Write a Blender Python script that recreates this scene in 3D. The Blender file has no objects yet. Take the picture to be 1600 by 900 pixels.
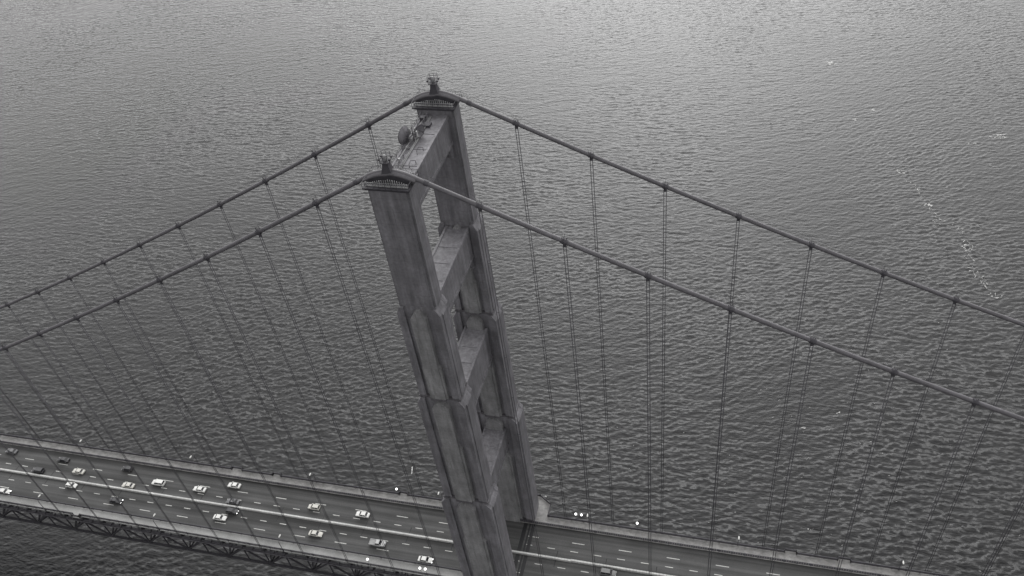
import bpy, math, random
import numpy as np
from mathutils import Vector, Matrix
random.seed(7)
SC = bpy.context.scene
COL = SC.collection
RAD = math.radians

# ------------------------------------------------------------------ camera
cam_d = bpy.data.cameras.new('camera')
cam = bpy.data.objects.new('camera', cam_d)
COL.objects.link(cam)
YAW, PITCH, ROLL = 0.303292, 0.853605, -0.119
Mc = (Matrix.Rotation(YAW, 4, 'Z') @ Matrix.Rotation(PITCH, 4, 'X') @ Matrix.Rotation(ROLL, 4, 'Z'))
cam.matrix_world = Matrix.Translation((62.284, -128.158, 241.008)) @ Mc
cam_d.sensor_width = 36
cam_d.lens = 1328.075 * 36 / 1600
cam_d.shift_x = -42.382 / 1600
cam_d.shift_y = -49.142 / 1600
cam_d.clip_start = 1.0
cam_d.clip_end = 60000
SC.camera = cam

# ------------------------------------------------------------------ sky, sun, exposure
SUN_EL, SUN_AZ = RAD(30), RAD(-7)          # azimuth clockwise from +Y
W = bpy.data.worlds.new('World')
SC.world = W
W.use_nodes = True
nt = W.node_tree
nt.nodes.clear()
sky = nt.nodes.new('ShaderNodeTexSky')
sky.sky_type = 'NISHITA'
sky.sun_disc = False
sky.sun_elevation = SUN_EL
sky.sun_rotation = SUN_AZ
sky.dust_density = 5.0
sky.air_density = 1.0
hsv = nt.nodes.new('ShaderNodeHueSaturation')   # thick grey overcast: no colour in the light
hsv.inputs['Saturation'].default_value = 0.0
bg = nt.nodes.new('ShaderNodeBackground')
bg.inputs['Strength'].default_value = 0.15
wo = nt.nodes.new('ShaderNodeOutputWorld')
nt.links.new(sky.outputs[0], hsv.inputs['Color'])
gam = nt.nodes.new('ShaderNodeGamma')          # cloud deck evens the sky out
gam.inputs['Gamma'].default_value = 0.62
nt.links.new(hsv.outputs[0], gam.inputs['Color'])
nt.links.new(gam.outputs[0], bg.inputs['Color'])
nt.links.new(bg.outputs[0], wo.inputs['Surface'])
sd = bpy.data.lights.new('sun', 'SUN')
sd.energy = 0.65
sd.angle = RAD(105)
sd.color = (1.0, 0.995, 0.985)
sun = bpy.data.objects.new('sun', sd)
COL.objects.link(sun)
sv = Vector((math.sin(SUN_AZ) * math.cos(SUN_EL), math.cos(SUN_AZ) * math.cos(SUN_EL), math.sin(SUN_EL)))
sun.rotation_euler = sv.to_track_quat('Z', 'Y').to_euler()
SC.view_settings.view_transform = 'Standard'
SC.view_settings.look = 'None'
SC.view_settings.gamma = 1
SC.view_settings.use_curve_mapping = False
SC.view_settings.exposure = 1.45

# ------------------------------------------------------------------ helpers
class MB:
    """collects shapes for one mesh"""
    def __init__(s):
        s.v = []; s.f = []; s.sm = []
    def add(s, vs, fs, smooth=False):
        n = len(s.v); s.v += [tuple(v) for v in vs]
        s.f += [tuple(i + n for i in f) for f in fs]; s.sm += [smooth] * len(fs)
        return s
    def box(s, x0, x1, y0, y1, z0, z1):
        vs = [(x, y, z) for z in (z0, z1) for (x, y) in ((x0, y0), (x1, y0), (x1, y1), (x0, y1))]
        return s.add(vs, [(3, 2, 1, 0), (4, 5, 6, 7), (0, 1, 5, 4), (1, 2, 6, 5), (2, 3, 7, 6), (3, 0, 4, 7)])
    def prism(s, poly, axis, a, b):
        """polygon of 2-D points extruded along axis x, y or z from a to b"""
        def P(p, t):
            return {'x': (t, p[0], p[1]), 'y': (p[0], t, p[1]), 'z': (p[0], p[1], t)}[axis]
        n = len(poly)
        vs = [P(p, a) for p in poly] + [P(p, b) for p in poly]
        fs = [tuple(range(n - 1, -1, -1)), tuple(range(n, 2 * n))]
        fs += [(i, (i + 1) % n, n + (i + 1) % n, n + i) for i in range(n)]
        return s.add(vs, fs)
    def loft(s, rings, cap=True, smooth=False, closed=True):
        n = len(rings[0]); vs = [p for r in rings for p in r]; fs = []
        for k in range(len(rings) - 1):
            for i in range(n if closed else n - 1):
                j = (i + 1) % n
                fs.append((k * n + i, k * n + j, (k + 1) * n + j, (k + 1) * n + i))
        if cap:
            fs.append(tuple(range(n - 1, -1, -1)))
            fs.append(tuple((len(rings) - 1) * n + i for i in range(n)))
        return s.add(vs, fs, smooth)
    def tube(s, pts, r, seg=8, smooth=True):
        pts = [Vector(p) for p in pts]; rings = []
        rr = r if isinstance(r, (list, tuple)) else [r] * len(pts)
        for i, p in enumerate(pts):
            d = (pts[min(i + 1, len(pts) - 1)] - pts[max(i - 1, 0)]).normalized()
            up = Vector((0, 0, 1)) if abs(d.z) < 0.9 else Vector((0, 1, 0))
            a = d.cross(up).normalized(); b = d.cross(a).normalized()
            rings.append([p + (a * math.cos(t) + b * math.sin(t)) * rr[i] for t in [2 * math.pi * k / seg for k in range(seg)]])
        return s.loft(rings, smooth=smooth)
    def bar(s, p, q, w, h=None):
        """square bar from p to q"""
        p, q = Vector(p), Vector(q); h = h or w
        d = (q - p).normalized()
        up = Vector((0, 0, 1)) if abs(d.z) < 0.95 else Vector((0, 1, 0))
        a = d.cross(up).normalized() * w / 2; b = a.cross(d).normalized() * h / 2
        return s.loft([[c + a + b, c - a + b, c - a - b, c + a - b] for c in (p, q)])
    def build(s, name, m, parent=None, loc=None):
        me = bpy.data.meshes.new(name)
        me.from_pydata(s.v, [], s.f)
        me.polygons.foreach_set('use_smooth', s.sm)
        me.materials.append(m)
        me.update()
        import bmesh
        if len(s.f) < 60000:
            b = bmesh.new(); b.from_mesh(me); bmesh.ops.recalc_face_normals(b, faces=b.faces); b.to_mesh(me); b.free()
        o = bpy.data.objects.new(name, me)
        COL.objects.link(o)
        if parent: o.parent = parent
        if loc: o.location = loc
        return o

def thing(name, label, cat, loc=(0, 0, 0), rz=0, group=None):
    o = bpy.data.objects.new(name, None); COL.objects.link(o)
    o.location = loc; o.rotation_euler = (0, 0, rz); o.empty_display_size = .5
    return tag(o, label, cat, group)
def tag(o, label, cat, group=None):
    o['label'] = label; o['category'] = cat
    if group: o['group'] = group
    return o
def struct(o): o['kind'] = 'structure'; return o

# ------------------------------------------------------------------ materials
def mat(name, col, rough=0.6, metal=0.0, spec=0.4):
    m = bpy.data.materials.new(name); m.use_nodes = True
    b = m.node_tree.nodes['Principled BSDF']
    b.inputs['Base Color'].default_value = (*col, 1); b.inputs['Roughness'].default_value = rough
    b.inputs['Metallic'].default_value = metal; b.inputs['Specular IOR Level'].default_value = spec
    return m
def N(m, t, **kw):
    n = m.node_tree.nodes.new(t)
    for k, v in kw.items():
        if k in n.inputs: n.inputs[k].default_value = v
        else: setattr(n, k, v)
    return n
def L(m, a, b): m.node_tree.links.new(a, b)
def noise(m, scale, detail=4, stretch=(1, 1, 1), rough=.55, dist=0.0):
    tc = N(m, 'ShaderNodeTexCoord'); mp = N(m, 'ShaderNodeMapping'); mp.inputs['Scale'].default_value = stretch
    n = N(m, 'ShaderNodeTexNoise'); n.inputs['Scale'].default_value = scale; n.inputs['Detail'].default_value = detail
    n.inputs['Roughness'].default_value = rough; n.inputs['Distortion'].default_value = dist
    L(m, tc.outputs['Object'], mp.inputs[0]); L(m, mp.outputs[0], n.inputs['Vector']); return n
def ramp(m, src, stops):
    r = N(m, 'ShaderNodeValToRGB'); e = r.color_ramp.elements
    while len(e) < len(stops): e.new(.5)
    for k, (p, c) in enumerate(stops):
        e[k].position = p; c = c if isinstance(c, tuple) else (c, c, c); e[k].color = (*c, 1)
    L(m, src, r.inputs[0]); return r
def mul(m, a, b, f=1.0):
    x = N(m, 'ShaderNodeMix', data_type='RGBA', blend_type='MULTIPLY'); x.inputs[0].default_value = f
    L(m, a, x.inputs[6]); L(m, b, x.inputs[7]); return x.outputs[2]

def weathered(name, col, streak=(1, 1, .06), sscale=1.1, lo=.72, hi=1.25, rough=.55, fine=3.0):
    m = mat(name, col, rough)
    base = N(m, 'ShaderNodeRGB'); base.outputs[0].default_value = (*col, 1)
    a = ramp(m, noise(m, sscale, 5, streak).outputs[0], [(.3, lo), (.7, hi)])
    b = ramp(m, noise(m, fine, 5).outputs[0], [(.3, .86), (.7, 1.12)])
    c = ramp(m, noise(m, .16, 3).outputs[0], [(.35, .88), (.65, 1.1)])
    o = mul(m, mul(m, mul(m, base.outputs[0], a.outputs[0]), b.outputs[0]), c.outputs[0])
    L(m, o, m.node_tree.nodes['Principled BSDF'].inputs['Base Color'])
    return m
STEEL = weathered('painted_steel', (.188, .183, .197), lo=.74, hi=1.2, fine=1.7)
def plate_seams(m, zper=3.05, w=.030, amt=.80):
    """thin horizontal plate joints"""
    b = m.node_tree.nodes['Principled BSDF']; src = b.inputs['Base Color'].links[0].from_socket
    tc = N(m, 'ShaderNodeTexCoord'); sp = N(m, 'ShaderNodeSeparateXYZ'); L(m, tc.outputs['Object'], sp.inputs[0])
    d = N(m, 'ShaderNodeMath', operation='DIVIDE'); d.inputs[1].default_value = zper; L(m, sp.outputs[2], d.inputs[0])
    f = N(m, 'ShaderNodeMath', operation='FRACT'); L(m, d.outputs[0], f.inputs[0])
    r = ramp(m, f.outputs[0], [(0, amt), (w, amt), (w + .004, 1.0)])
    L(m, mul(m, src, r.outputs[0]), b.inputs['Base Color'])
plate_seams(STEEL)
BAYST = weathered('lighter_bay_steel', (.245, .243, .248), lo=.8, hi=1.15, fine=1.7)  # lighter tone of steel for the central bays
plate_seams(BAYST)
def soot(m):
    b = m.node_tree.nodes['Principled BSDF']; src = b.inputs['Base Color'].links[0].from_socket
    r = ramp(m, noise(m, 2.6, 6, (1, 1, .05), .65, .4).outputs[0], [(.56, 1.0), (.72, .62)])
    k = ramp(m, noise(m, .45, 4, (1, 1, .5)).outputs[0], [(.30, .80), (.62, 1.10)])
    L(m, mul(m, mul(m, src, r.outputs[0]), k.outputs[0]), b.inputs['Base Color'])
soot(STEEL)
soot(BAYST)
STEEL_DK = weathered('dark_painted_steel', (.066, .063, .072), lo=.8, hi=1.2)
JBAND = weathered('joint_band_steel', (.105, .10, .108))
STEEL_LT = weathered('pale_worn_steel', (.33, .33, .335), lo=.7, hi=1.2)
TRUSS = weathered('truss_steel', (.045, .043, .05), lo=.8, hi=1.2)
CABLE = weathered('cable_paint', (.115, .110, .120), streak=(.3, 1, 1), sscale=1.6, lo=.85, hi=1.15, rough=.5)
ROPE = mat('rope_steel', (.07, .068, .076), .6)
CONC = weathered('sidewalk_concrete', (.30, .295, .29), streak=(.7, 1, 1), sscale=.9, lo=.72, hi=1.16, rough=.85, fine=1.6)
CONC2 = weathered('near_sidewalk_concrete', (.36, .36, .355), streak=(.3, 1, 1), sscale=.5, lo=.9, hi=1.08, rough=.85)
PAINT = weathered('lane_paint', (.62, .62, .6), streak=(1, 1, 1), sscale=2.5, lo=.7, hi=1.1, rough=.7)
BARR = weathered('barrier_concrete', (.52, .52, .51), streak=(1, 1, 1), sscale=1.2, lo=.8, hi=1.1, rough=.8)
JOINT = mat('joint_steel', (.018, .018, .02), .6)

# asphalt: long wheel-track bands that run with the lanes
ASPH = mat('asphalt', (.07, .07, .068), .85)
a = ramp(ASPH, noise(ASPH, 1.0, 3, (.004, .55, .2)).outputs[0], [(.32, .55), (.68, 1.4)])
b = ramp(ASPH, noise(ASPH, .07, 4, (1, 2.4, 1)).outputs[0], [(.3, .8), (.7, 1.18)])
c_ = ramp(ASPH, noise(ASPH, 4.0, 4).outputs[0], [(.3, .85), (.7, 1.15)])
rgb = N(ASPH, 'ShaderNodeRGB'); rgb.outputs[0].default_value = (.070, .070, .070, 1)
o_ = mul(ASPH, mul(ASPH, mul(ASPH, rgb.outputs[0], a.outputs[0]), b.outputs[0]), c_.outputs[0])
L(ASPH, o_, ASPH.node_tree.nodes['Principled BSDF'].inputs['Base Color'])

def emis(name, col, s):
    m = mat(name, col, .5); b = m.node_tree.nodes['Principled BSDF']
    b.inputs['Emission Color'].default_value = (*col, 1); b.inputs['Emission Strength'].default_value = s; return m
LIT = emis('lit_lamp_glass', (1, 1, .98), .9)
HEADL = emis('lit_headlight', (1, 1, 1), 1.6)
TAIL = mat('tail_lens', (.12, .1, .1), .3)
LENS = mat('lamp_lens', (.55, .55, .55), .3)
GLASS = mat('car_glass', (.012, .012, .015), .12, 0, .6)
TYRE = mat('tyre_rubber', (.015, .015, .016), .8)
RIM = mat('wheel_rim', (.3, .3, .31), .35, .6)

# ------------------------------------------------------------------ bridge lines
WATER_Z = -67.0
YC = 13.716                      # main cables
def deck_z(x): return .00645 * x if x > 0 else .01023 * x
def cable_z(x):
    z = 155.264 - .47493 * x + .427365e-3 * x * x if x > 0 else 155.264 + .59013 * x + .3565e-3 * x * x
    if abs(x) < 4.2:             # rounds over the saddle
        s = .475 if x > 0 else .59
        t = 4.2
        z = z + s * (abs(x) - (x * x + t * t) / (2 * t))
    return z
BR = [16.36 + 15.24 * k for k in range(0, 10)]      # hanger points right of the tower
BL = [-16.68 - 15.24 * k for k in range(0, 12)]     # and left of it

# ------------------------------------------------------------------ water
def build_water():
    x0, x1, y0, y1, d = -700, 320, -95, 600, .56
    nx, ny = int((x1 - x0) / d) + 1, int((y1 - y0) / d) + 1
    M = 1848
    rng = np.random.default_rng(5)
    kx = np.fft.fftfreq(M, d) * 2 * np.pi
    KX, KY = np.meshgrid(kx, kx, indexing='xy')
    K = np.hypot(KX, KY); K[0, 0] = 1e-6
    def spec(lp, th, spread, lmin=2.2, p=3.6):
        kp = 2 * np.pi / lp
        S = np.where(K > 0, np.exp(-1.1 * (kp / K) ** 2) / K ** p, 0)
        c = np.abs((KX * math.cos(th) + KY * math.sin(th)) / K) ** spread
        S = S * c * np.exp(-(K * lmin / (2 * np.pi)) ** 4 * .6)
        ph = rng.normal(size=K.shape) + 1j * rng.normal(size=K.shape)
        h = np.fft.ifft2(ph * np.sqrt(S)).real
        gx, gy = np.gradient(h, d)
        return h / np.sqrt((gx ** 2 + gy ** 2).mean())
    base = math.atan2(.95, -.30)
    h1 = spec(3.6, RAD(94), 14, 1.1, 3.3)
    h2 = spec(3.1, RAD(128), 12, 1.1, 3.3)
    h3 = spec(11.0, RAD(112), 10, lmin=5)
    # slowly varying mix of the wave systems
    def slow(l):
        S = np.exp(-(K * l) ** 2); ph = rng.normal(size=K.shape) + 1j * rng.normal(size=K.shape)
        s = np.fft.ifft2(ph * S).real; return np.clip(s / s.std() * .25 + .5, 0, 1)
    w = slow(22); g = slow(16)
    H = (h1 * (.45 + .65 * w) + h2 * (.25 + .90 * (1 - w)) * .85) * (.55 + .85 * g) * .105
    H = (np.exp(H / H.std() * .15) - 1) * H.std() / .15 + h3 * .016
    H = H[:ny, :nx]
    gx_ = np.clip((300 - (y0 + np.arange(ny) * d)) / 260, 0, 1)[:, None] * np.clip(((x0 + np.arange(nx) * d) + 260) / 300, 0, 1)[None]
    H = H * (1 + .20 * gx_)          # steeper chop in the tide race beside the tower
    X = x0 + np.arange(nx) * d; Y = y0 + np.arange(ny) * d
    XX, YY = np.meshgrid(X, Y)
    e = np.minimum.reduce([XX - x0, X[-1] - XX, YY - y0, Y[-1] - YY]) / 25
    H = H * np.clip(e, 0, 1)
    co = np.stack([XX - .30 * 3.2 * H, YY + .95 * 3.2 * H, H], -1).reshape(-1, 3).astype(np.float32)   # crests lean downwind
    i = (np.arange(ny - 1)[:, None] * nx + np.arange(nx - 1)[None]).ravel()
    q = np.stack([i, i + 1, i + nx + 1, i + nx], -1)
    # far flat sheet round the waves
    B = 30000.
    xs = [-B, x0, X[-1], B]; ys = [-B, y0, Y[-1], B]
    n0 = len(co); extra = np.array([(x, y, 0) for y in ys for x in xs], np.float32)
    qs = [(n0 + r * 4 + c, n0 + r * 4 + c + 1, n0 + r * 4 + c + 5, n0 + r * 4 + c + 4) for r in range(3) for c in range(3) if not (r == 1 and c == 1)]
    co = np.concatenate([co, extra]); q = np.concatenate([q, np.array(qs)])
    me = bpy.data.meshes.new('water')
    me.vertices.add(len(co)); me.vertices.foreach_set('co', co.ravel())
    me.loops.add(q.size); me.loops.foreach_set('vertex_index', q.ravel().astype(np.int32))
    me.polygons.add(len(q)); me.polygons.foreach_set('loop_start', (np.arange(len(q)) * 4).astype(np.int32))
    me.polygons.foreach_set('use_smooth', np.ones(len(q), bool))
    me.update()
    m = mat('sea_water', (.012, .012, .013), .14, 0, .5)
    b = m.node_tree.nodes['Principled BSDF']; b.inputs['IOR'].default_value = 1.333
    # small ripples, elongated across the wind, twisted by larger eddies
    tc = N(m, 'ShaderNodeTexCoord')
    mp = N(m, 'ShaderNodeMapping'); mp.inputs['Rotation'].default_value = (0, 0, -.06); mp.inputs['Scale'].default_value = (.27, 1.0, 1)
    L(m, tc.outputs['Object'], mp.inputs[0])
    n1 = N(m, 'ShaderNodeTexNoise'); n1.inputs['Scale'].default_value = 1.35; n1.inputs['Detail'].default_value = 5; n1.inputs['Roughness'].default_value = .6; n1.inputs['Distortion'].default_value = .3
    L(m, mp.outputs[0], n1.inputs['Vector'])
    mp2 = N(m, 'ShaderNodeMapping'); mp2.inputs['Rotation'].default_value = (0, 0, -.55); mp2.inputs['Scale'].default_value = (.33, 1.0, 1)
    L(m, tc.outputs['Object'], mp2.inputs[0])
    n2 = N(m, 'ShaderNodeTexNoise'); n2.inputs['Scale'].default_value = .45; n2.inputs['Detail'].default_value = 4; n2.inputs['Roughness'].default_value = .55
    L(m, mp2.outputs[0], n2.inputs['Vector'])
    ad = N(m, 'ShaderNodeMath', operation='ADD'); L(m, n1.outputs[0], ad.inputs[0]); L(m, n2.outputs[0], ad.inputs[1])
    bp = N(m, 'ShaderNodeBump'); bp.inputs['Strength'].default_value = 1.0; bp.inputs['Distance'].default_value = .2
    L(m, ad.outputs[0], bp.inputs['Height']); L(m, bp.outputs[0], b.inputs['Normal'])
    # gust patches change how rough the surface is
    gp = N(m, 'ShaderNodeTexNoise'); gp.inputs['Scale'].default_value = .012; gp.inputs['Detail'].default_value = 3
    L(m, tc.outputs['Object'], gp.inputs['Vector'])
    rr = N(m, 'ShaderNodeMapRange'); rr.inputs[1].default_value = .3; rr.inputs[2].default_value = .7; rr.inputs[3].default_value = .10; rr.inputs[4].default_value = .18
    L(m, gp.outputs[0], rr.inputs[0]); L(m, rr.outputs[0], b.inputs['Roughness'])
    me.materials.append(m)
    o = bpy.data.objects.new('water', me); COL.objects.link(o); o.location = (0, 0, WATER_Z)
    struct(o)
    ar = H
    def hz(x, y):
        i = int((x - x0) / d); j = int((y - y0) / d)
        return float(ar[min(max(j, 0), ny - 1), min(max(i, 0), nx - 1)]) + WATER_Z
    return hz
water_h = build_water()

# foam: torn scraps that lie on the waves
FOAM = mat('sea_foam', (.58, .58, .57), .8)
def build_foam():
    mb = MB(); R = random.Random(3)
    def scrap(x, y, w, h, ang):
        n = 9; c, s = math.cos(ang), math.sin(ang); ring = []
        for k in range(n):
            t = 2 * math.pi * k / n; r = R.uniform(.45, 1.0)
            dx, dy = w * r * math.cos(t), h * r * math.sin(t)
            px, py = x + dx * c - dy * s, y + dx * s + dy * c
            ring.append((px, py))
        zc = max(water_h(px, py) for px, py in ring + [(x, y)])
        vs = [(px, py, max(water_h(px, py), zc - .12) + .07) for px, py in ring] + [(x, y, zc + .12)]
        mb.add(vs, [(k, (k + 1) % n, n) for k in range(n)])
    def cluster(x, y, r, n, big):
        for _ in range(n):
            a = R.uniform(0, 6.28); q = R.uniform(0, 1) ** .7 * r
            scrap(x + q * math.cos(a) * 1.5, y + q * math.sin(a) * .9, big * R.uniform(.25, 1), big * R.uniform(.1, .4), R.uniform(.0, .6))
    for x, y, r, n, b in [(115.5, 434.8, 3.2, 14, 1.9), (140.4, 374.7, 2.2, 10, 1.5), (128, 362, 1.8, 6, 1.2), (210, 350.6, 3.6, 16, 1.9), (193.5, 341, 2, 7, 1.2), (150.7, 308.4, 2.2, 9, 1.3), (163.5, 278, 2.2, 10, 1.2), (179.3, 244.5, 2, 9, 1.1),
                          (111.4, 124, 1.0, 5, .7), (96.5, 113.6, 1.0, 6, .8), (99.4, 64.4, .7, 4, .6), (187.5, 208, 2.4, 9, 1.2), (191.4, 455.7, 1.3, 3, 1.0)]:
        cluster(x, y, r, n, b)
    line = [(150.7, 308.4), (159.7, 292.5), (163.3, 278.1), (166.8, 264.4), (177.9, 258.9), (179.3, 244.5), (178.7, 228.4), (182.2, 218.8), (187.5, 208)]
    for (xa, ya), (xb, yb) in zip(line, line[1:]):
        for k in range(13):
            t = R.random() ** 1.6
            scrap(xa + (xb - xa) * t + R.gauss(0, 1.3), ya + (yb - ya) * t + R.gauss(0, 1.4), R.uniform(.4, 1.5), R.uniform(.10, .26), R.uniform(.2, 2.3))
    for k in range(4): scrap(-66.8 - k * .25, 63.2 + k * .9, .85, .28, 1.75)
    for k in range(240):   # stray whitecap flecks and painted glints in choppy water right of the tower
        x, y = R.gauss(95, 45), R.uniform(35, 230)
        scrap(x, y, R.uniform(.2, .75), R.uniform(.05, .14), R.uniform(-.2, .9))
    o = mb.build('foam', FOAM); o['kind'] = 'stuff'
    return o
build_foam()

# ------------------------------------------------------------------ road deck
X0, X1 = -330.0, 330.0
ST = [X0, 0.0, X1]
def strip(mb, y0, y1, z0, z1, xs=None, closed=True):
    """deck-following bar with a rectangular section"""
    xs = xs or ST
    rings = [[(x, y0, deck_z(x) + z0), (x, y1, deck_z(x) + z0), (x, y1, deck_z(x) + z1), (x, y0, deck_z(x) + z1)] for x in xs]
    return mb.loft(rings)
road = struct(strip(MB(), -9.75, 9.75, -.45, 0).build('road', ASPH))
mk = MB()
def dash(x, y, l, w=.17):
    z = .006
    mk.add([(x, y - w / 2, deck_z(x) + z), (x + l, y - w / 2, deck_z(x + l) + z), (x + l, y + w / 2, deck_z(x + l) + z), (x, y + w / 2, deck_z(x) + z)], [(0, 1, 2, 3)])
for k in range(-20, 21):
    dash(-38.3 + 14.6 * k, 5.15 + .012 * max(0, k + 3) * 3, 3.9, .2)
    dash(-84.2 + 14.5 * k, -7.0, 4.1, .2)
for k in range(-34, 36):
    dash(-88.8 + 7.26 * k, 2.15 + (.35 if k > 10 else 0), 2.4, .2)
    dash(-105.1 + 7.2 * k, -3.85 + (.5 if k > 14 else 0), 2.4, .2)
mk.build('lane_marking', PAINT, road)
jm = MB()
for x in BR + BL:
    zz = deck_z(x) + .004
    x -= .2
    jm.add([(x - .14, -3.3, zz), (x + .14, -3.3, zz), (x + .26, 2.0, zz), (x - .02, 2.0, zz)], [(0, 1, 2, 3)])
jm.build('expansion_joint', JOINT, road)
# broad finger joints beside the tower
for s in (-1, 1):
    fj = MB(); xa = 5.6 * s
    for k, (dx, w) in enumerate(((-1.3, 1.25), (.15, .5), (1.3, 1.1))):
        zz = deck_z(xa) + .012
        fj.box(xa + dx - w / 2, xa + dx + w / 2, -9.7, -1.15, zz - .02, zz + .012)
        fj.box(xa + dx - w / 2, xa + dx + w / 2, -.45, 9.7, zz - .02, zz + .012)
    fj.build('finger_joint', JOINT, road)

# sidewalks, widened round each tower leg, with small bays on the far side
def sidewalk(side, m):
    pts_out = []
    def bump(x0, x1, dy, c=.9): pts_out.extend([(x0, 0), (x0 + c * .01, dy), (x1 - c * .01, dy), (x1, 0)])
    out = [(X0, 12.95)]
    bays = [(-103, -98.8), (-87, -83.8), (-40, -37)] if side > 0 else [(-150, -147)]
    for a, b in bays: out += [(a, 12.95), (a + .02, 13.6), (b - .02, 13.6), (b, 12.95)]
    out += [(-10.8, 12.95), (-10.75, 17.2), (-6.8, 19.8), (6.8, 19.8), (10.75, 17.2), (10.8, 12.95)]
    if side > 0:
        for a, b in [(83.5, 87), (98.7, 102.3)]: out += [(a, 12.95), (a + .02, 13.6), (b - .02, 13.6), (b, 12.95)]
    out += [(X1, 12.95)]
    mb = MB()
    for (xa, ya), (xb, yb) in zip(out, out[1:]):
        if xb - xa < .05: continue
        segs = [(xa, ya, xb, yb)]
        if xa < -7 and xb > 7 or (abs(xa) < 7 and abs(xb) < 7): pass
        for (a, c, b2, d2) in segs:
            q = [(a, 9.76), (b2, 9.76), (b2, d2), (a, c)]
            top = [(x, side * y, deck_z(x) + .25) for x, y in q]; bot = [(x, y, z - .5) for x, y, z in top]
            mb.add(top + bot, [(0, 1, 2, 3), (7, 6, 5, 4), (3, 2, 6, 7), (1, 0, 4, 5)])
    o = struct(mb.build('pavement', m))
    return out
out_far = sidewalk(1, CONC)
out_near = sidewalk(-1, CONC2)

def railing(name, path, side, h, label, posts=3.81, picket=None, m=STEEL_DK, w=.09):
    """railing of posts, top and bottom rails and a picket panel, following a path"""
    root = thing(name, label, 'railing')
    rails = MB(); pan = MB(); post = MB()
    for (xa, ya), (xb, yb) in zip(path, path[1:]):
        a = Vector((xa, side * ya, deck_z(xa) + .25)); b = Vector((xb, side * yb, deck_z(xb) + .25))
        ln = (b - a).length
        if ln < .1: continue
        for z, ww in ((h, .16), (.18, .10)):
            rails.bar(a + Vector((0, 0, z)), b + Vector((0, 0, z)), ww, .1)
        if picket:
            n = max(1, int(ln / picket))
            d = (b - a) / n
            for k in range(n):
                c = a + d * (k + .5); u = d.normalized() * picket * .42
                pan.add([c - u + Vector((0, 0, .2)), c + u + Vector((0, 0, .2)), c + u + Vector((0, 0, h - .04)), c - u + Vector((0, 0, h - .04))], [(0, 1, 2, 3)])
                t = Vector((0, .02, 0))
                pan.add([c - u + t + Vector((0, 0, .2)), c + u + t + Vector((0, 0, .2)), c + u + t + Vector((0, 0, h - .04)), c - u + t + Vector((0, 0, h - .04))], [(3, 2, 1, 0)])
        n = max(1, int(round(ln / posts)))
        for k in range(n + 1):
            c = a + (b - a) * k / n
            post.bar(c + Vector((0, 0, 0)), c + Vector((0, 0, h + .1)), .2)
    rails.add(post.v, post.f); rails.build('rail_frame', m, root)
    if picket: pan.build('picket_panel', m, root)
    return root
def clip(path, a, b): return [p for p in path if a <= p[0] <= b]
far_path = [(x, y - .12) for x, y in out_far]; near_path = [(x, y - .12) for x, y in out_near]
railing('outer_railing', far_path, 1, 1.25, 'dark picket railing along the far outer edge of the bridge deck, over open water', picket=.36)
railing('outer_railing', near_path, -1, 1.25, 'dark picket railing along the near outer edge of the deck, above the exposed truss', picket=.36)
for s, t in ((1, 'dark low railing between the traffic lanes and the far sidewalk'), (-1, 'dark low railing between the traffic lanes and the near sidewalk')):
    railing('roadside_railing', [(X0, 9.86), (0, 9.86), (X1, 9.86)], s, 1.3 if s > 0 else 1.1, t, posts=3.81, picket=.7)

# median barrier of short concrete blocks
root = thing('median_barrier', 'pale segmented concrete barrier running down the middle of the road', 'barrier')
bm_ = MB(); x = X0
while x < X1:
    z = deck_z(x + .5); yb = -.8 + (.15 if x > 20 else 0)
    bm_.loft([[(xx, yb - .3, z + .005), (xx, yb + .3, z + .005), (xx, yb + .28, z + .35), (xx, yb + .26, z + .82), (xx, yb - .26, z + .82), (xx, yb - .28, z + .35)] for xx in (x, x + .94)])
    x += 1.0
bm_.build('barrier_block', BARR, root)
bb = MB(); strip(bb, -.9, -.62, .1, .6); bb.build('steel_core', STEEL_DK, root)

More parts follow.
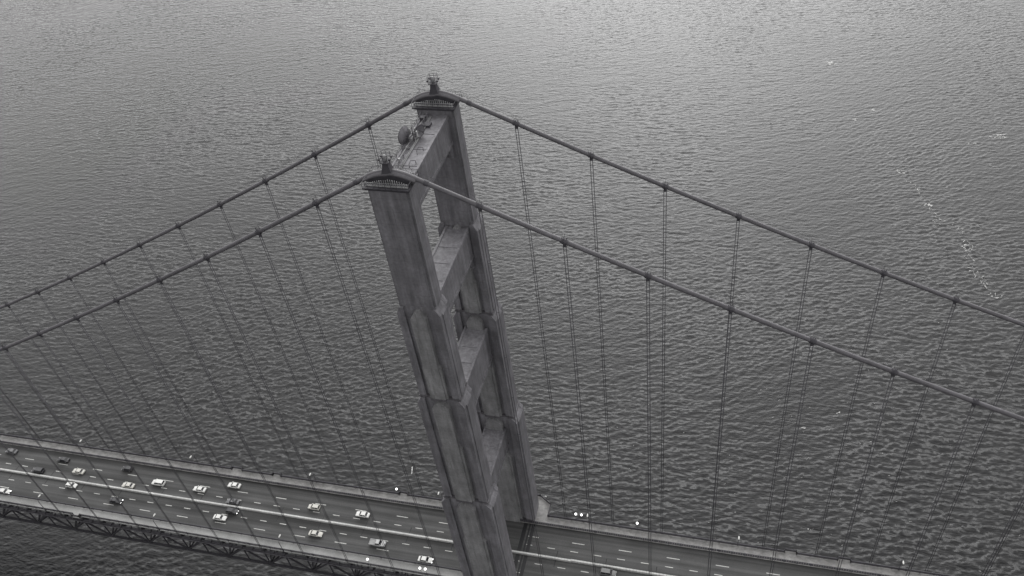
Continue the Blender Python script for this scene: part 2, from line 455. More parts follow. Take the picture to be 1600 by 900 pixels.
# deck side girder and stiffening trusses
def truss(side, label, detail):
    root = thing('stiffening_truss', label, 'truss')
    y = side * 13.55
    c = MB(); strip(c, y - .35, y + .35, -1.5, -.75); c.build('top_chord', TRUSS, root)
    c = MB(); strip(c, y - .35, y + .35, -9.2, -8.55); c.build('bottom_chord', TRUSS, root)
    P = 7.62; xs0 = -16.68
    first = {}
    k0, k1 = -40, 42
    web = MB()
    for k in range(k0, k1):
        x = xs0 + P * k; z = deck_z(x)
        if detail and (x < -235 or x > 85): continue
        if not detail:
            web.bar((x, y, z - 8.6), (x, y, z - 1.4), .3)
            xb = x + P; t = (k % 2 == 0)
            web.bar((x, y, z - (8.6 if t else 1.4)), (xb, y, deck_z(xb) - (1.4 if t else 8.6)), .45, .4)
            continue
        t = (k % 2 == 0)
        for nm, src in (('vertical_member', 'v'), ('diagonal_member', 'u' if t else 'd')):
            if src not in first:
                mb = MB()
                if src == 'v': mb.bar((0, 0, -8.6), (0, 0, -1.4), .32)
                elif src == 'u': mb.bar((0, 0, -8.6), (P, 0, -1.4), .5, .4)
                else: mb.bar((0, 0, -1.4), (P, 0, -8.6), .5, .4)
                o = mb.build(nm, TRUSS, root); first[src] = o
            else:
                o = first[src].copy(); COL.objects.link(o); o.parent = root
            o.location = (x, y, z)
    if web.v: 
        w = web.build('web_members', TRUSS, root)
    if detail:
        protos = {}
        def put(nm, key, fn, loc):
            if key not in protos:
                mb = MB(); fn(mb); protos[key] = mb.build(nm, TRUSS, root); o = protos[key]
            else:
                o = protos[key].copy(); COL.objects.link(o); o.parent = root
            o.location = loc
        for k in range(-24, 10):
            x = xs0 + P * k; z = deck_z(x)
            if k % 2 == 0: put('gusset_plate', 'lo', lambda m: m.box(-.7, .7, -.22, .22, -9.3, -7.9), (x, y, z))
            else: put('gusset_plate', 'hi', lambda m: m.box(-.6, .6, -.22, .22, -2.2, -.72), (x, y, z))
        for k in range(-46, 12):
            x = xs0 + P / 2 * k; put('bracket_end', 'br', lambda m: m.box(-.12, .12, -.45, .45, -.72, -.3), (x, side * 13.45, deck_z(x)))
    pp = MB(); pp.tube([(x, side * 14.15, deck_z(x) - .9) for x in ST], .16); pp.build('service_pipe', STEEL_DK, root)
truss(-1, 'dark open truss hanging under the near edge of the bridge deck', True)
truss(1, 'dark open truss under the far edge of the deck, mostly hidden below the road', False)
root = thing('floor_framing', 'dark cross beams and diagonal bracing slung beneath the roadway between the two trusses', 'bridge frame')
fb = MB(); lb = MB()
for k in range(-40, 42):
    x = -16.68 + 7.62 * k; z = deck_z(x)
    fb.box(x - .2, x + .2, -13.2, 13.2, z - 2.1, z - .76)
    if k % 2 == 0:
        x2 = x + 15.24; z2 = deck_z(x2)
        lb.bar((x, -13.3, z - 8.9), (x, 13.3, z - 8.9), .4)
        lb.bar((x, -13.3, z - 8.9), (x + 7.62, 0, z - 8.9), .4); lb.bar((x + 7.62, 0, z - 8.9), (x2, -13.3, z2 - 8.9), .4)
        lb.bar((x, 13.3, z - 8.9), (x + 7.62, 0, z - 8.9), .4); lb.bar((x + 7.62, 0, z - 8.9), (x2, 13.3, z2 - 8.9), .4)
        for ys in (-13.3, 13.3): lb.bar((x, ys, z - 8.8), (x, ys * .55, z - 2), .35)
fb.build('floor_beams', TRUSS, root); lb.build('lateral_bracing', TRUSS, root)
sg = MB()
for y in (-9.3, -6, -3, 0, 3, 6, 9.3): strip(sg, y - .15, y + .15, -.755, -.46)
sg.build('stringers', TRUSS, root)

# ------------------------------------------------------------------ tower
tower = thing('bridge_tower', 'tall stepped steel suspension bridge tower with two legs and four cross struts', 'tower', (0, 0, 0))
TIERS = [(122.0, 151.6, 4.05, 2.2), (93.3, 122.0, 4.75, 2.5), (53.0, 93.3, 5.65, 2.9), (-62.0, 53.0, 6.75, 3.45)]
def build_leg(side):
    yc = side * YC
    top = MB()
    core = MB()
    for i, (z0, z1, hx, hy) in enumerate(TIERS):
        if i == 0:
            # plain top shaft with stepped corners and faint flutes
            core.prism([(-hx, -hy + .5), (-hx + .45, -hy + .5), (-hx + .45, -hy), (hx - .45, -hy), (hx - .45, -hy + .5), (hx, -hy + .5),
                        (hx, hy - .5), (hx - .45, hy - .5), (hx - .45, hy), (-hx + .45, hy), (-hx + .45, hy - .5), (-hx, hy - .5)], 'z', z0 - .05, z1)
            continue
        phx, phy = TIERS[i - 1][2], TIERS[i - 1][3]
        # recessed core behind the piers
        core.box(-hx + .75, hx - .75, -hy + .6, hy - .6, z0 - .03 * i, z1 - .02 * i)
    leg = core.build('leg', STEEL, tower, (0, yc, 0))
    for i, (z0, z1, hx, hy) in enumerate(TIERS):
        if i == 0: continue
        phx = TIERS[i - 1][2]
        # corner piers, their shoulders sloping out below each setback
        pw = hx * .645
        pr = MB()
        for sx in (-1, 1):
            for sy in (-1, 1):
                za, zb = z1 - .6, z1 - 2.4
                out = [(sx * pw, z0), (sx * hx, z0), (sx * hx, zb), (sx * (phx - .1), za), (sx * pw, za)]
                pr.prism(out, 'y', sy * (hy - 1.25), sy * hy)
        pr.build('corner_pier', STEEL, leg)
        # narrow end bays on the faces that look along the bridge
        eb = MB()
        for sx in (-1, 1):
            za, zb = z1 - .63, z1 - 2.9
            eb.prism([(sx * (hx - 1.2), z0 + .01), (sx * (hx + .2), z0 + .01), (sx * (hx + .2), zb), (sx * (phx - .15), za), (sx * (hx - 1.2), za)], 'y', -(hy - 1.22), hy - 1.22)
        eb.build('end_bay', STEEL, leg)
        # central bay with a pointed head on the two broad faces
        cb = MB()
        w = hx * .36; w2 = hx * .46
        for sy in (-1, 1):
            zt = z1 - .9
            cb.prism([(-w, z0 + .02), (w, z0 + .02), (w, zt - 2.2), (w * .45, zt - .6), (0, zt), (-w * .45, zt - .6), (-w, zt - 2.2)], 'y', sy * (hy - 1.3), sy * (hy + .7))
            cb.prism([(-w2, z0 + .03), (w2, z0 + .03), (w2, zt - 17.5), (w2 - .7, zt - 16.5), (-w2 + .7, zt - 16.5), (-w2, zt - 17.5)], 'y', sy * (hy - 1.2), sy * (hy + .3))
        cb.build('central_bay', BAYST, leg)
        # darker joint band at the foot of the tier
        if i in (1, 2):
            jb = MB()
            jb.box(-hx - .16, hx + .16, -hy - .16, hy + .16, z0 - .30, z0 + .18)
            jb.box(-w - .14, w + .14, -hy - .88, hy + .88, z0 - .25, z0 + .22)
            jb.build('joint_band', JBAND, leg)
    # cap platform, picket rail, saddle
    cp = MB(); cp.box(-4.55, 4.55, -2.7, 2.7, 151.65, 151.95); cp.box(-4.25, 4.25, -2.4, 2.4, 151.3, 151.66)
    plat = cp.build('cap_platform', TRUSS, leg)
    rl = MB()
    for sy in (-1, 1):
        rl.bar((-4.5, sy * 2.62, 153.0), (4.5, sy * 2.62, 153.0), .07)
        for k in range(9): rl.bar((-4.5 + k * 1.125, sy * 2.62, 151.95), (-4.5 + k * 1.125, sy * 2.62, 153.0), .06)
    for sx in (-1, 1):
        rl.bar((sx * 4.5, -2.62, 153.0), (sx * 4.5, 2.62, 153.0), .07)
        for k in range(1, 5): rl.bar((sx * 4.5, -2.62 + k * 1.05, 151.95), (sx * 4.5, -2.62 + k * 1.05, 153.0), .06)
    rl.build('guard_rail', STEEL_DK, plat)
    # saddle housing: arched side plates with pale vertical stiffeners
    def arch(x): return cable_z(x) - .25
    xs = [-4.2 + .6 * k for k in range(15)]
    sadl = MB(); sadl.prism([(x, arch(x)) for x in xs] + [(4.2, 151.96), (-4.2, 151.96)], 'y', -.95, .95)
    sd_ = sadl.build('saddle_housing', TRUSS, leg)
    cr = MB()
    rings = [[(x, -1.0, arch(x) - .10), (x, -.85, arch(x) + .2), (x, -.5, arch(x) + .45), (x, 0, arch(x) + .55), (x, .5, arch(x) + .45), (x, .85, arch(x) + .2), (x, 1.0, arch(x) - .10)] for x in [-5.2 + .65 * k for k in range(17)]]
    cr.loft(rings, smooth=True); cr.build('saddle_cover', CABLE, sd_)
    st_ = MB()
    for sy in (-1, 1):
        for k in range(19):
            x = -3.9 + k * .433; zt = arch(x) - .3
            wd = .09 if k % 6 else .16
            st_.box(x - wd / 2, x + wd / 2, 1.75 if sy > 0 else -1.9, 1.9 if sy > 0 else -1.75, 152.1, max(zt - .1, 152.7))
        st_.box(-4.1, 4.1, 1.6 if sy > 0 else -2.0, 2.0 if sy > 0 else -1.6, 152.0, 152.12)
        st_.box(-4.1, 4.1, 1.78 if sy > 0 else -1.87, 1.87 if sy > 0 else -1.78, 152.62, 152.72)
    st_.build('stiffener_plates', STEEL_LT, sd_)
    # ladder down the broad inner face
    ld = MB(); yy = -side * (TIERS[1][3] + .75); 
    for dx in (-.35, .35): ld.bar((dx - .4, yy, 84), (dx - .4, yy, 92.2), .09)
    for k in range(16): ld.bar((-.75, yy, 84.2 + k * .5), (-.05, yy, 84.2 + k * .5), .06)
    ld.build('ladder', STEEL_LT, leg)
    return leg
build_leg(-1); build_leg(1)

def build_strut(zb, zt, hx, reach, deep):
    s = MB(); s.box(-hx, hx, -reach, reach, zb, zt)
    for y in (-.55, -.08, .38): s.box(-hx + .3, hx - .3, y * reach - .09, y * reach + .09, zt - .01, zt + .09)
    st = s.build('cross_strut', STEEL, tower)
    fl = MB()
    for sx in (-1, 1):                               # raised flanges along top and bottom of both faces
        for a, b in ((zt - .75, zt + .14), (zb - .12, zb + .65)):
            xa, xb = sorted((sx * (hx - .3), sx * (hx + .22))); fl.box(xa, xb, -reach + .01, reach - .01, a, b)
    fl.build('flange', STEEL, st)
    # stepped haunches where the strut meets the legs
    h = MB()
    for sy in (-1, 1):
        for d, w in ((3.4, .8), (2.1, 1.7)):
            ya, yb = sorted((sy * (reach + .2), sy * (reach - w))); h.box(-hx + .15 + w * .03, hx - .15 - w * .03, ya, yb, zb - d, zb - .02 + w * .01)
    h.build('haunch', STEEL, st)
    return st
s1 = build_strut(143.4, 150.2, 2.65, 11.7, 1)
s2 = build_strut(111.9, 120.4, 2.6, 11.5, 1)
s3 = build_strut(77.2, 88.0, 2.75, 11.1, 1)
s4 = build_strut(40.3, 47.6, 2.9, 10.6, 1)
# hand rails and pale pipes along the top of the highest strut
hr = MB()
for x in (-2.45, -1.0):
    for z in (150.9, 151.4): hr.bar((x, -10.5, z), (x, 10.5, z), .09)
    for k in range(8): hr.bar((x, -10.5 + 3 * k, 150.2), (x, -10.5 + 3 * k, 151.42), .08)
hr.build('handrail', STEEL_DK, s1)
pi = MB()
for x, z in ((-.7, 150.45), (-.45, 150.42), (-1.8, 150.5)):
    pi.tube([(x, -10, z), (x, -2, z), (x + .1, 3, z), (x, 10.6, z)], .09)
pi.build('conduit', STEEL_LT, s1)
hb = MB(); hb.box(-.9, .5, 6.6, 8.0, 150.2, 150.75); hb.build('hatch', STEEL_DK, s1)
hb = MB(); hb.box(-2.2, -1.3, 8.6, 9.7, 150.2, 151.2); hb.build('locker', STEEL_DK, s1)
for y, w, h in ((-5.2, .5, .7), (-.9, .7, .5), (5.2, .45, .9), (9.6, .6, .6)):
    eq = MB(); eq.box(-1.9, -1.9 + w, y - w / 2, y + w / 2, 150.2, 150.2 + h); eq.build('equipment_box', STEEL_LT if y < 3 else STEEL_DK, s1)
lp = MB()
for y in (-7.0, -2.6):
    lp.tube([(1.0, y, 150.2), (1.0, y, 150.9), (1.0, y + 1.0, 151.15), (1.8, y + 1.4, 150.9), (1.8, y + 1.4, 150.2)], .07)
lp.build('grab_bar', STEEL_DK, s1)

# concrete pier under the tower
pz = MB()
pts = [(9.5 * math.cos(t) * 1.15, 24 * math.sin(t)) for t in [2 * math.pi * k / 28 for k in range(28)]]
pz.prism(pts, 'z', -75, -61)
pz.prism([(x * .85, y * .93) for x, y in pts], 'z', -61.02, -59)
tag(pz.build('tower_pier', CONC), 'concrete pier standing in the water below the tower legs', 'pier')

# ------------------------------------------------------------------ beacons on the saddles
def beacon(side, label):
    r = thing('navigation_beacon', label, 'beacon', (0, side * YC, 0), group='beacons on the tower tops')
    p = MB(); p.loft([[(-1.35, -1.0, 153.6), (1.35, -1.0, 153.6), (1.35, 1.0, 153.6), (-1.35, 1.0, 153.6)],
                      [(-.72, -.7, 155.5), (.72, -.7, 155.5), (.72, .7, 155.5), (-.72, .7, 155.5)],
                      [(-.66, -.66, 156.3), (.66, -.66, 156.3), (.66, .66, 156.3), (-.66, .66, 156.3)]])
    p.build('pedestal', STEEL_DK, r)
    p = MB(); p.box(-.98, .98, -.98, .98, 156.3, 156.42); pl = p.build('deck_plate', STEEL_DK, r)
    c = MB()
    for z in (156.95, 157.5, 158.05):
        for a, b in (((-.95, -.95), (.95, -.95)), ((.95, -.95), (.95, .95)), ((.95, .95), (-.95, .95)), ((-.95, .95), (-.95, -.95))):
            c.bar((a[0], a[1], z), (b[0], b[1], z), .06)
    for a in (-.95, 0, .95):
        for b in (-.95, .95):
            c.bar((a, b, 156.4), (a, b, 158.08), .07)
    c.build('cage', STEEL_DK, r)
    l = MB(); l.tube([(0, 0, 156.4), (0, 0, 156.7), (0, 0, 157.5), (0, 0, 157.7)], [.3, .42, .42, .2], 12); l.build('lantern', STEEL_LT, r)
    for dx, dy in ((-1.15, -.6), (1.2, -.4), (-1.1, .7), (1.15, .8)):
        f = MB(); f.box(dx - .22, dx + .22, dy - .16, dy + .16, 156.75, 157.1); f.bar((dx, dy, 156.76), (dx * .8, dy * .8, 156.4), .06); f.build('floodlight', STEEL_DK, r)
    s = MB()
    r.scale = (.85, .85, 1)
    for sx in (-1, 1): s.tube([(sx * .9, 0, 157.2), (sx * 3.2, 0, cable_z(sx * 3.2) + 1.35), (sx * 5.5, 0, cable_z(sx * 5.5) + 1.2)], .035, 5)
    s.build('stay_rope', STEEL_LT, r)
beacon(-1, 'caged beacon light on the saddle of the near tower leg')
beacon(1, 'caged beacon light on the saddle of the far tower leg')

# ------------------------------------------------------------------ antennas on the top strut
def dish(x, y, z, r, az, label):
    t = thing('dish_antenna', label, 'antenna', (x, y, 150.2), az, group='dish antennas on the top strut')
    m = MB(); rings = []
    for k in range(6):
        q = k / 5; rr = r * q + .02; d = .32 * q * q * r
        rings.append([(d, rr * math.cos(a), z - 150.2 + rr * math.sin(a)) for a in [2 * math.pi * i / 24 for i in range(24)]])
    m.loft(rings, cap=False, smooth=True)
    back = [[(p[0] - .07, p[1], p[2]) for p in ring] for ring in rings]
    m.loft(back, cap=False, smooth=True)
    m.build('reflector', STEEL, t)
    e = MB(); e.tube([(r * .32, r * math.cos(a), z - 150.2 + r * math.sin(a)) for a in [2 * math.pi * i / 24 for i in range(25)]], .06, 5); e.build('rim', STEEL_DK, t)
    f = MB(); f.tube([(0, 0, z - 150.2), (r * .8, 0, z - 150.2)], .05, 6); f.box(r * .78, r * .95, -.12, .12, z - 150.32, z - 150.08); f.build('feed_horn', STEEL_DK, t)
    p = MB(); p.tube([(-.35, 0, 0), (-.35, 0, z - 150.2 + r * .6)], .1, 8); p.bar((-.35, 0, z - 150.2), (0, 0, z - 150.2), .16); p.bar((-.9, .5, 0), (-.35, 0, z - 150.2), .09); p.build('mount_pole', STEEL_DK, t)
dish(-2.2, 1.0, 151.85, 1.85, RAD(166), 'large round dish antenna leaning out over the edge of the top strut')
dish(-.5, 3.3, 151.7, 1.3, RAD(-20), 'smaller dish antenna set further in on the top strut, beside the mast')
ms = thing('antenna_mast', 'cluster of short aerial rods and pale brackets between the two dishes', 'antenna', (-1.3, 2.2, 150.2))
m_ = MB(); m_.tube([(0, 0, 0), (0, 0, 3.0)], .09); m_.tube([(.7, -.4, 0), (.7, -.4, 2.1)], .07); m_.bar((-.8, 0, 1.5), (1.2, -.3, 1.6), .09); m_.bar((-.6, -1, 1.1), (.6, 1.1, 1.2), .09); m_.build('pole', STEEL_DK, ms)
m_ = MB(); R_ = random.Random(4)
for k in range(7): 
    a = R_.uniform(0, 6.28); m_.bar((R_.uniform(-.6, 1.2), R_.uniform(-1.6, 1.2), .1), (R_.uniform(-.6, 1.2), R_.uniform(-1.6, 1.2), R_.uniform(1.0, 1.9)), .12)
m_.build('bracket', STEEL_LT, ms)
m_ = MB()
for dx, dy in ((-.7, .1), (.3, .6), (1.1, -.5)): m_.box(dx - .12, dx + .12, dy - .2, dy + .2, 1.1, 2.4)
m_.build('panel_aerial', STEEL_LT, ms)
m_ = MB(); m_.tube([(-.2, .5, 0), (-.2, .5, 5.6)], [.05, .03], 6); m_.build('whip_aerial', STEEL_LT, ms)
m_ = MB(); m_.tube([(-.9 + .5 * math.cos(a), 0, 2.0 + .5 * math.sin(a)) for a in [2 * math.pi * i / 16 for i in range(17)]], .05, 6); m_.build('loop_aerial', STEEL_DK, ms)

# ------------------------------------------------------------------ cables and hangers
def build_cable(side, label):
    root = thing('main_cable', label, 'cable', (0, side * YC, 0), group='main suspension cables')
    xs = [-215 + 3.0 * k for k in range(147)]
    xs = sorted(set(xs + [k * .8 for k in range(-9, 10)]))
    xs = [x for x in xs if not (8 > abs(x) > .01 and round(x / .8, 6) != round(x / .8) )]
    c = MB(); c.tube([(x, 0, cable_z(x)) for x in xs], .47, 14); c.build('cable', CABLE, root)
    # bands
    first = None
    for x in BL + BR + [-6.9, 6.9]:
        dz = (cable_z(x + .5) - cable_z(x - .5)); d = Vector((1, 0, dz)).normalized(); p = Vector((0, 0, 0))
        small = abs(x) < 8
        b = MB(); ln = .45 if small else .62
        b.tube([p - d * ln, p - d * ln * .98, p + d * ln * .98, p + d * ln], [.5, .56, .56, .5], 14, smooth=False)
        if not small:
            for t in (-.25, .25): b.tube([p + d * (t - .1), p + d * (t + .1)], .62, 14, smooth=False)
            b.box(-.5, -.42, -.08, .08, .5, .95); b.box(.42, .5, -.08, .08, .5, .95)
            b.box(-.3, .3, -.2, .2, -.78, -.45)
        b.build('cable_band', STEEL_DK, root, (x, 0, cable_z(x)))
    h = MB()
    for sy in (-.42, .42):
        pts = [x for x in BL[::-1]] + [-5.5] ; h.tube([(x, sy, cable_z(x) + 1.45) for x in pts], .028, 4)
        pts = [5.5] + BR; h.tube([(x, sy, cable_z(x) + 1.45) for x in pts], .028, 4)
        for x in BL + BR: h.bar((x, sy, cable_z(x) + .4), (x, sy, cable_z(x) + 1.5), .05)
    h.build('hand_rope', STEEL_DK, root)
build_cable(-1, 'thick near main cable draped over the closer tower leg')
build_cable(1, 'thick far main cable draped over the more distant tower leg')
ORD = ['first', 'second', 'third', 'fourth', 'fifth', 'sixth', 'seventh', 'eighth', 'ninth', 'tenth', 'eleventh', 'twelfth']
unit = {}
for side, nm in ((-1, 'near'), (1, 'far')):
    for xs, dr in ((BL, 'left'), (BR, 'right')):
        for k, x in enumerate(xs):
            if side < 0 and dr == 'left' and k > 9: continue
            if side < 0 and dr == 'right' and k > 7: continue
            if side > 0 and dr == 'right' and k > 8: continue
            zb, zt = deck_z(x) - .8, cable_z(x) - .55
            g = thing('hanger', '%s pair of hanger ropes %s of the tower on the %s cable' % (ORD[k], dr, nm), 'hanger rope', (x, side * YC, zb), group='hanger ropes between cables and deck')
            h = zt - zb
            for dx in (-.26, .26):
                r = MB(); r.tube([(dx, -.05, 0), (dx, -.05, h)], .080, 6)
                r.build('rope', ROPE, g)
            nsp = max(1, int(h / 14))
            for j in range(1, nsp + 1):
                if 'sp' not in unit:
                    s = MB(); s.box(-.34, .34, -.1, .02, -.06, .06); unit['sp'] = s.build('spacer', ROPE, g); o = unit['sp']
                else:
                    o = unit['sp'].copy(); COL.objects.link(o); o.parent = g
                o.location = (0, 0, h * j / (nsp + 1))
            s = MB(); s.box(-.34, .34, -.13, .06, h - .75, h - .25); s.build('socket', ROPE, g)
            s = MB(); s.box(-.4, .4, -.2, .2, -.3, .5); s.build('anchor', ROPE, g)

# ------------------------------------------------------------------ lamps
def street_lamp(x, side, label, lit=False):
    g = thing('street_lamp', label, 'street lamp', (x, side * 12.95, deck_z(x) + .2), group='street lamps along the bridge rails')
    s = -side
    p = MB(); p.tube([(0, 0, 0), (0, 0, .8), (0, 0, 5.2), (0, s * .35, 6.1), (0, s * 1.0, 6.55)], [.17, .12, .09, .08, .07], 8); p.build('post', STEEL_DK, g)
    b = MB(); b.tube([(0, 0, 0), (0, 0, .5), (0, 0, .8)], [.26, .24, .14], 8); b.build('base', STEEL_DK, g)
    h = MB(); h.loft([[(-.17, s * .9, 6.62), (.17, s * .9, 6.62), (.12, s * .9, 6.72), (-.12, s * .9, 6.72)],
                      [(-.26, s * 1.5, 6.6), (.26, s * 1.5, 6.6), (.16, s * 1.5, 6.82), (-.16, s * 1.5, 6.82)],
                      [(-.2, s * 1.95, 6.62), (.2, s * 1.95, 6.62), (.1, s * 1.95, 6.76), (-.1, s * 1.95, 6.76)]])
    h.build('lamp_head', PALE, g)
    h = MB(); h.box(-.18, .18, min(s * 1.1, s * 1.8), max(s * 1.1, s * 1.8), 6.5, 6.6); h.build('lamp_glass', LENS, g)
PALE = mat('pale_lamp_casing', (.62, .62, .6), .45)
lw = ['fourth', 'third', 'second', 'nearest']
for k in range(4):
    x = -161.8 + 45.7 * k + (0 if k else .5)
    if k < 3: street_lamp(x, -1, 'curved-arm street lamp on the near rail, %s from the left picture edge' % ['first', 'second', 'third'][k])
    street_lamp(x, 1, 'curved-arm street lamp on the far rail left of the tower, %s from the tower' % lw[k])
for k, x in enumerate((24.2, 69.9, 115.6)):
    street_lamp(x, 1, 'curved-arm street lamp on the far rail right of the tower, %s from the tower' % ['first', 'second', 'third'][k])

def globe_lamp(x, y, h, label, r=.37):
    g = thing('globe_lamp', label, 'lamp', (x, y, deck_z(x) + .25), group='lit globe lamps by the tower')
    p = MB(); p.tube([(0, 0, 0), (0, 0, h - r * .8)], .06, 6); p.build('post', STEEL_DK, g)
    m = MB(); rings = []
    for i in range(1, 8):
        t = math.pi * i / 8; rings.append([(r * math.sin(t) * math.cos(a), r * math.sin(t) * math.sin(a), h - r * math.cos(t)) for a in [2 * math.pi * j / 12 for j in range(12)]])
    m.loft(rings, smooth=True); m.build('globe', LIT, g)
for x, y, h, t in ((-40.3, -13.05, 4.2, 'single lit globe lamp on the near sidewalk edge, left of the pair'),
                   (-23.1, -13.05, 4.2, 'left globe of the lit pair on the near sidewalk by the tower foot'),
                   (-21.4, -13.05, 4.2, 'right globe of the lit pair on the near sidewalk by the tower foot'),
                   (-40.4, 12.75, 3.4, 'single lit globe lamp on the far rail left of the tower'),
                   (20.1, 12.75, 4.3, 'left globe of the lit pair on the far rail right of the tower'),
                   (21.9, 12.75, 4.3, 'right globe of the lit pair on the far rail right of the tower'),
                   (39.4, 12.75, 4.3, 'single lit globe lamp on the far rail well right of the tower')):
    globe_lamp(x, y, h, t)
for x, y, t in ((4.4, 19.7, 'small pale lamp on the railing behind the far leg, nearer the leg'), (9.2, 18.0, 'small pale lamp at the corner of the railing beside the far leg')):
    g = thing('rail_lamp', t, 'lamp', (x, y, .25), group='small lamps on the railing round the far leg')
    p = MB(); p.tube([(0, 0, 0), (0, 0, 3.0)], .06, 6); p.build('post', STEEL_DK, g)
    p = MB(); p.tube([(0, 0, 3.0), (0, 0, 3.15), (0, 0, 3.4), (0, 0, 3.5)], [.1, .22, .22, .08], 8); p.build('lamp_head', PALE, g)

# ------------------------------------------------------------------ cars
def paint(name, c, rough=.28):
    m = mat(name, c, rough, 0, .5); b = m.node_tree.nodes['Principled BSDF']; b.inputs['Coat Weight'].default_value = .4
    return m
PW, PS, PB, PG, PSAND = paint('white_paint', (.66, .66, .64)), paint('silver_paint', (.42, .42, .42)), paint('black_paint', (.018, .018, .022)), paint('grey_paint', (.10, .10, .105)), paint('cream_paint', (.52, .51, .47))
PMID = paint('mid_grey_paint', (.13, .13, .13))
KIND = {  # length, half-width, bonnet z, roof z, cabin base x0,x1, roof x0,x1 (front is +x)
    'sedan': (4.7, .90, .92, 1.42, -1.75, 1.15, -1.0, .35),
    'hatch': (4.1, .86, .95, 1.48, -1.95, 1.05, -1.6, .30),
    'suv': (4.8, .95, 1.10, 1.78, -2.25, 1.25, -2.0, .55),
    'pickup': (5.3, .95, 1.08, 1.72, -.55, 1.45, -.25, .75)}
def car(u, name, kind, x, y, head, m, label, lights=False, cat='car'):
    Ln, hw, zb, zr, c0, c1, r0, r1 = KIND[kind]; h = Ln / 2
    r = thing(name, label, cat, (x, y, deck_z(x) + .008), 0 if head > 0 else math.pi, 'cars crossing the bridge')
    r.rotation_euler[1] = -.0064 if x > 0 else -.0102
    if head < 0: r.rotation_euler[1] *= -1
    def ring(x, w, zt, zl=.24): return [(x, -w * .96, zl), (x, -w, zl + .22), (x, -w, zt - .2), (x, -w * .90, zt - .03), (x, 0, zt + .03), (x, w * .90, zt - .03), (x, w, zt - .2), (x, w, zl + .22), (x, w * .96, zl)]
    b = MB()
    if kind == 'pickup':
        b.loft([ring(-h, hw * .96, .62, .4), ring(-h + .08, hw, .64), ring(c0 - .05, hw, .64)], smooth=False)
        b.loft([ring(c0 - .04, hw, zb + .02), ring(c1, hw, zb), ring(h - .25, hw * .96, zb - .1), ring(h, hw * .82, zb - .3, .4)], smooth=False)
        body = b.build('body', m, r)
        w = MB()
        for sy in (-1, 1): w.box(-h + .03, c0 - .06, min(sy * hw, sy * (hw - .12)), max(sy * hw, sy * (hw - .12)), .5, 1.12)
        w.box(-h + .02, -h + .12, -hw + .13, hw - .13, .5, 1.12); w.build('truck_bed', m, r)
        w = MB()
        for k in range(5): w.box(-h + .3 + k * .42, -h + .55 + k * .42, -hw + .2, hw - .2, .66, 1.05)
        w.build('cargo', PS, r)
    else:
        b.loft([ring(-h, hw * .84, zb - .22, .42), ring(-h + .12, hw * .95, zb - .06), ring(c0, hw, zb), ring(c1, hw, zb), ring(h - .5, hw * .97, zb - .12), ring(h - .1, hw * .88, zb - .24), ring(h, hw * .76, zb - .34, .42)], smooth=False)
        body = b.build('body', m, r)
    g = MB()
    def rc(xa, xb, w, z): return [(xa, -w, z), (xb, -w, z), (xb, w, z), (xa, w, z)]
    g.loft([rc(c0, c1, hw * .88, zb - .05), rc(r0 - .02, r1 + .02, hw * .74, zr - .05)]); g.build('window', GLASS, r)
    g = MB(); g.loft([rc(r0 - .10, r1 + .08, hw * .76, zr - .06), rc(r0, r1, hw * .70, zr)]); g.build('roof', m, r)
    pl = MB()
    for sy in (-1, 1):
        for (xa, xb) in ((c1, r1 + .04), (c0, r0 - .04)): pl.bar((xa, sy * hw * .885, zb - .03), (xb, sy * hw * .75, zr - .04), .09)
        pl.bar(((c0 + c1) / 2, sy * hw * .885, zb - .03), ((r0 + r1) / 2 - .1, sy * hw * .755, zr - .04), .08)
    pl.build('pillar', m, r)
    for sx in (-1, 1):
        for sy in (-1, 1):
            wx = sx * h * .60; ty = MB(); ty.tube([(0, sy * -.11, 0), (0, sy * .11, 0)], .32, 14); t = ty.build('wheel', TYRE, r, (wx, sy * (hw - .10), .32))
            rm = MB(); rm.tube([(0, sy * .10, 0), (0, sy * .125, 0)], .19, 10); rm.build('rim', RIM, t)
    for sy in (-1, 1):
        q = MB(); q.box(h - .16, h + .01, sy * hw * .62 - .17, sy * hw * .62 + .17, zb - .46, zb - .28); q.build('headlight', HEADL if lights else LENS, r)
        q = MB(); q.box(-h - .01, -h + .14, sy * hw * .62 - .18, sy * hw * .62 + .18, zb - .42, zb - .26); q.build('tail_light', TAIL, r)
        q = MB(); q.box(c1 - .35, c1 - .12, sy * (hw + .08) - .09, sy * (hw + .08) + .09, zb - .02, zb + .13); q.build('mirror', m, r)
    return r
car(0, 'parked_car' if 0 else 'car', 'sedan', -181.7, -8.9, 1, PW, 'white car with dark roof glass cut by the left picture edge, in the near lane', True)
car(0, 'car', 'sedan', -191.3, 6.9, -1, PG, 'dark car at the far left picture edge, in the far outer lane')
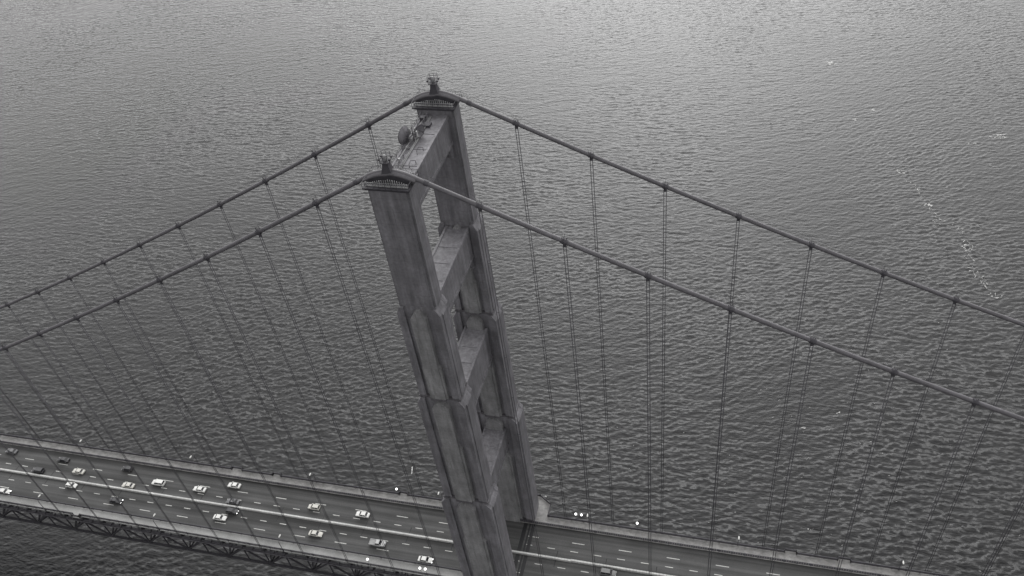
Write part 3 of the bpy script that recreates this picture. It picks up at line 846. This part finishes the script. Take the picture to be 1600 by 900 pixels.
car(0, 'suv', 'suv', -174.9, .9, -1, PB, 'black boxy car left of the white car, hugging the median barrier', cat='suv')
car(0, 'car', 'sedan', -168.4, 6.7, -1, PB, 'black car in the far outer lane, left of the cream car')
car(0, 'car', 'sedan', -159.3, 3.1, -1, PSAND, 'pale cream car in the middle far lane, leftmost of the pale ones there')
car(0, 'car', 'hatch', -158.1, -2.6, 1, PW, 'small white car just on the near side of the median barrier')
car(0, 'car', 'sedan', -137.9, -5.5, 1, PB, 'black car with bright headlights in the middle near lane', True)
car(0, 'car', 'sedan', -137.1, .75, -1, PSAND, 'cream car beside the median barrier on the far carriageway')
car(0, 'car', 'hatch', -141.6, 7.0, -1, PB, 'small black car close to the far sidewalk')
car(0, 'suv', 'suv', -126.6, 3.45, -1, PW, 'large white boxy car in the middle far lane', cat='suv')
car(0, 'car', 'sedan', -110.3, 3.5, -1, PW, 'white sedan in the middle far lane, between two other white cars')
car(0, 'car', 'sedan', -98.7, 6.9, -1, PW, 'white sedan in the far outer lane below the railing bay')
car(0, 'car', 'sedan', -96.0, .9, -1, PG, 'dark grey car on the far side of the barrier, opposite a dark car')
car(0, 'car', 'hatch', -94.4, -2.55, 1, PB, 'black car on the near side of the barrier with headlights on', True)
car(0, 'car', 'sedan', -97.4, -5.5, 1, PW, 'white sedan with dark windows next to the black car in the near lanes')
car(0, 'car', 'hatch', -67.0, 3.5, -1, PSAND, 'short pale car with dark roof glass alone in the middle far lane')
car(0, 'car', 'sedan', -49.5, 3.6, -1, PW, 'white sedan in the far lanes nearest the left side of the tower')
car(0, 'car', 'sedan', -62.3, -5.6, 1, PSAND, 'cream sedan in the middle near lane, left of the pickup truck')
car(0, 'pickup_truck', 'pickup', -40.8, -5.4, 1, PS, 'silver pickup truck carrying a load in its open bed', cat='pickup truck')
car(0, 'car', 'sedan', -23.7, -8.2, 1, PW, 'white sedan beside the near sidewalk at the foot of the tower', True)
car(0, 'suv', 'suv', 32.8, -2.75, 1, PMID, 'grey boxy car right of the tower beside the barrier', cat='suv')
